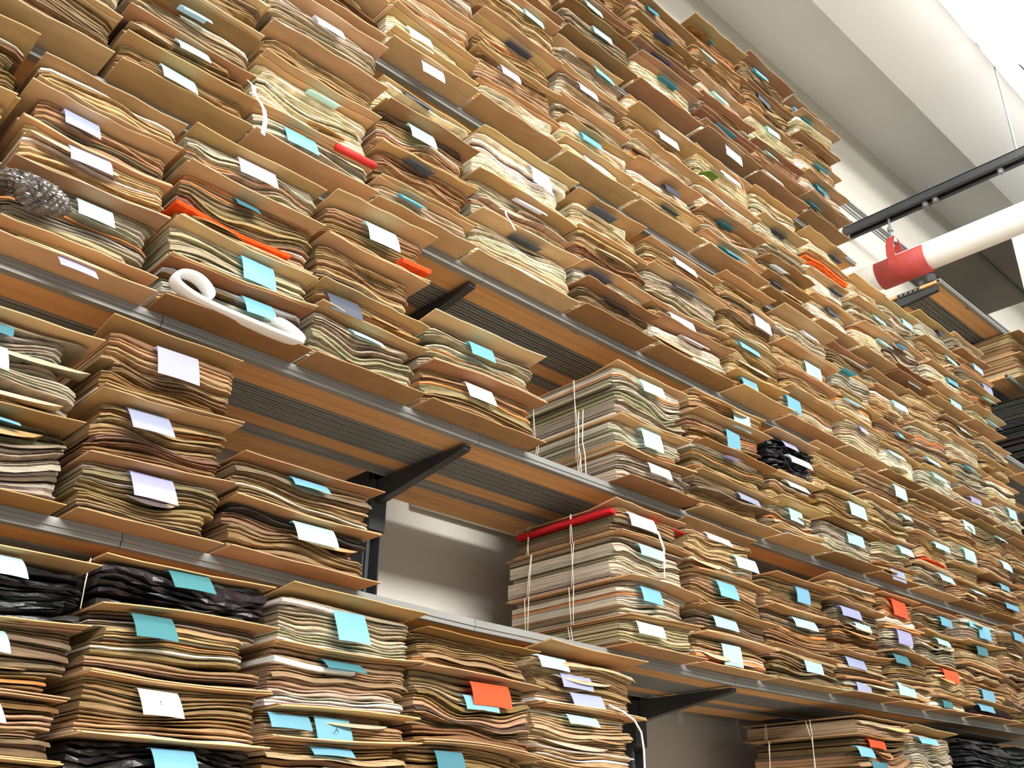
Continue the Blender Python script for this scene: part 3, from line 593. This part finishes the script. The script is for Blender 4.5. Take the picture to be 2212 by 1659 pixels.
# ---------------------------------------------------------------- loose things in the stacks
def Z_(z): return z+EYE
P = [(1.118,1.131),(1.06,1.128),(.98,1.130),(.90,1.132),(.84,1.136),(.795,1.146),(.77,1.16),(.774,1.18),(.795,1.192),(.83,1.192),(.856,1.172),(.868,1.152)]
b = Buf(); b.ribbon([(x,1.905,Z_(z)+.010) for x,z in P], (0,.05,0), .016)
b.ribbon([(x,1.905,Z_(z)+.010) for x,z in [(1.02,1.165),(1.06,1.16),(1.09,1.148),(1.115,1.134)]], (0,.05,0), .014)
o = b.obj('foam_wrap','foam',smooth=True); sb = o.modifiers.new('s','SUBSURF'); sb.levels = 2; sb.render_levels = 2
tag(o,'thick white foam wrap curled along the edge of the third shelf','packing wrap')
# crumpled clear bag
import bmesh
bm = bmesh.new(); bmesh.ops.create_icosphere(bm, subdivisions=5, radius=1)
rg = random.Random(4); dirs = [(Vector((rg.gauss(0,1),rg.gauss(0,1),rg.gauss(0,1))).normalized(), rg.uniform(.72,1.06)) for _ in range(150)]
for v in bm.verts:
    p = v.co.copy()
    for dd,h in dirs:
        s_ = p.dot(dd)
        if s_ > h*.92: p -= dd*(s_-h*.92)*.95
    ff = 1+.06*math.sin(p.x*17+p.z*9)*math.sin(p.z*23+p.y*11)+.05*math.sin(p.x*41+p.y*13)
    v.co = Vector((p.x*.1*ff, p.y*.05*ff, p.z*.042*ff))
me = bpy.data.meshes.new('crumpled_bag'); bm.to_mesh(me); bm.free(); me.materials.append(M['film'])
o = bpy.data.objects.new('crumpled_bag', me); COL.objects.link(o); o.location = (.455,1.90,Z_(1.24)); o.rotation_euler = (0,.12,0)
tag(o,'crumpled shiny clear plastic bag stuffed between bundles at left','plastic bag')
o = Buf().ribbon([(.868,1.895,Z_(1.80)),(.872,1.875,Z_(1.775)),(.876,1.868,Z_(1.745)),(.890,1.864,Z_(1.729)),(.904,1.862,Z_(1.71)),(.912,1.862,Z_(1.68)),(.911,1.864,Z_(1.637))], (.013,.004,0), .002).obj('white_strap','foam')
tag(o,'white cloth strap dangling between two stacks on the fourth shelf','strap')
o = Buf().ribbon([(1.745,1.90,Z_(1.853)),(1.742,1.872,Z_(1.83)),(1.743,1.868,Z_(1.808)),(1.76,1.867,Z_(1.795)),(1.78,1.868,Z_(1.774))], (.009,.003,.002), .002).obj('white_ribbon','foam')
tag(o,'short white ribbon knot hanging from a bundle on the fourth shelf','ribbon')
o = Buf().tube([(1.14,1.897,Z_(1.748)),(1.20,1.895,Z_(1.750)),(1.268,1.895,Z_(1.752))], .011, 14).obj('red_tube','redtube',smooth=True)
tag(o,'short red tube lying in a bundle on the fourth shelf','tube')
o = Buf().ribbon([(3.05,1.885,Z_(2.70)),(3.075,1.868,Z_(2.675)),(3.112,1.862,Z_(2.645)),(3.12,1.862,Z_(2.61)),(3.116,1.862,Z_(2.58))], (.006,.004,0), .0015).obj('pink_tie','pink')
tag(o,'pink tie hanging over a bundle below the top shelf','ribbon')
o = Buf().ribbon([(2.84,1.90,Z_(2.578)),(2.87,1.875,Z_(2.585)),(2.92,1.87,Z_(2.578))], (0,.035,.0), .003).obj('green_leaflet','green')
tag(o,'small green leaflet sticking out of a stack on the fifth shelf','leaflet')
o = Buf().tube([(2.19,1.905,Z_(.418)),(2.235,1.894,Z_(.405)),(2.276,1.888,Z_(.385)),(2.300,1.885,Z_(.355)),(2.308,1.885,Z_(.31)),(2.308,1.885,Z_(.26)),(2.303,1.885,Z_(.2)),(2.30,1.885,Z_(.1))], .0028, 8).obj('twine','string',smooth=True)
tag(o,'white twine curving down the right edge of the last bottom-shelf stack','twine')
b = Buf(); b.tube([(2.405,1.868,Z_(.955)),(2.424,1.862,Z_(.903)),(2.416,1.862,Z_(.857)),(2.418,1.862,Z_(.808))], .0016, 6)
b.tube([(2.400,1.868,Z_(.955)),(2.417,1.862,Z_(.90)),(2.420,1.862,Z_(.85)),(2.412,1.862,Z_(.81))], .0016, 6)
o = b.obj('hanging_string','string',smooth=True); tag(o,'white doubled string hanging in front of the red-edged stack','string')
xx = 1.18*2*.968-.012
b = Buf()
for dy in (0,.02): b.tube([(xx,2.05+dy,Z_(1.385)),(xx-.002,2.054+dy,Z_(1.27)),(xx-.001,2.045+dy,Z_(1.222)),(xx-.002,2.042+dy,Z_(1.15)),(xx,2.025+dy,Z_(1.137))], .0018, 6)
o = b.obj('hanging_string','string',smooth=True); tag(o,'long white string hanging down the side of the tied newspaper stack','string')
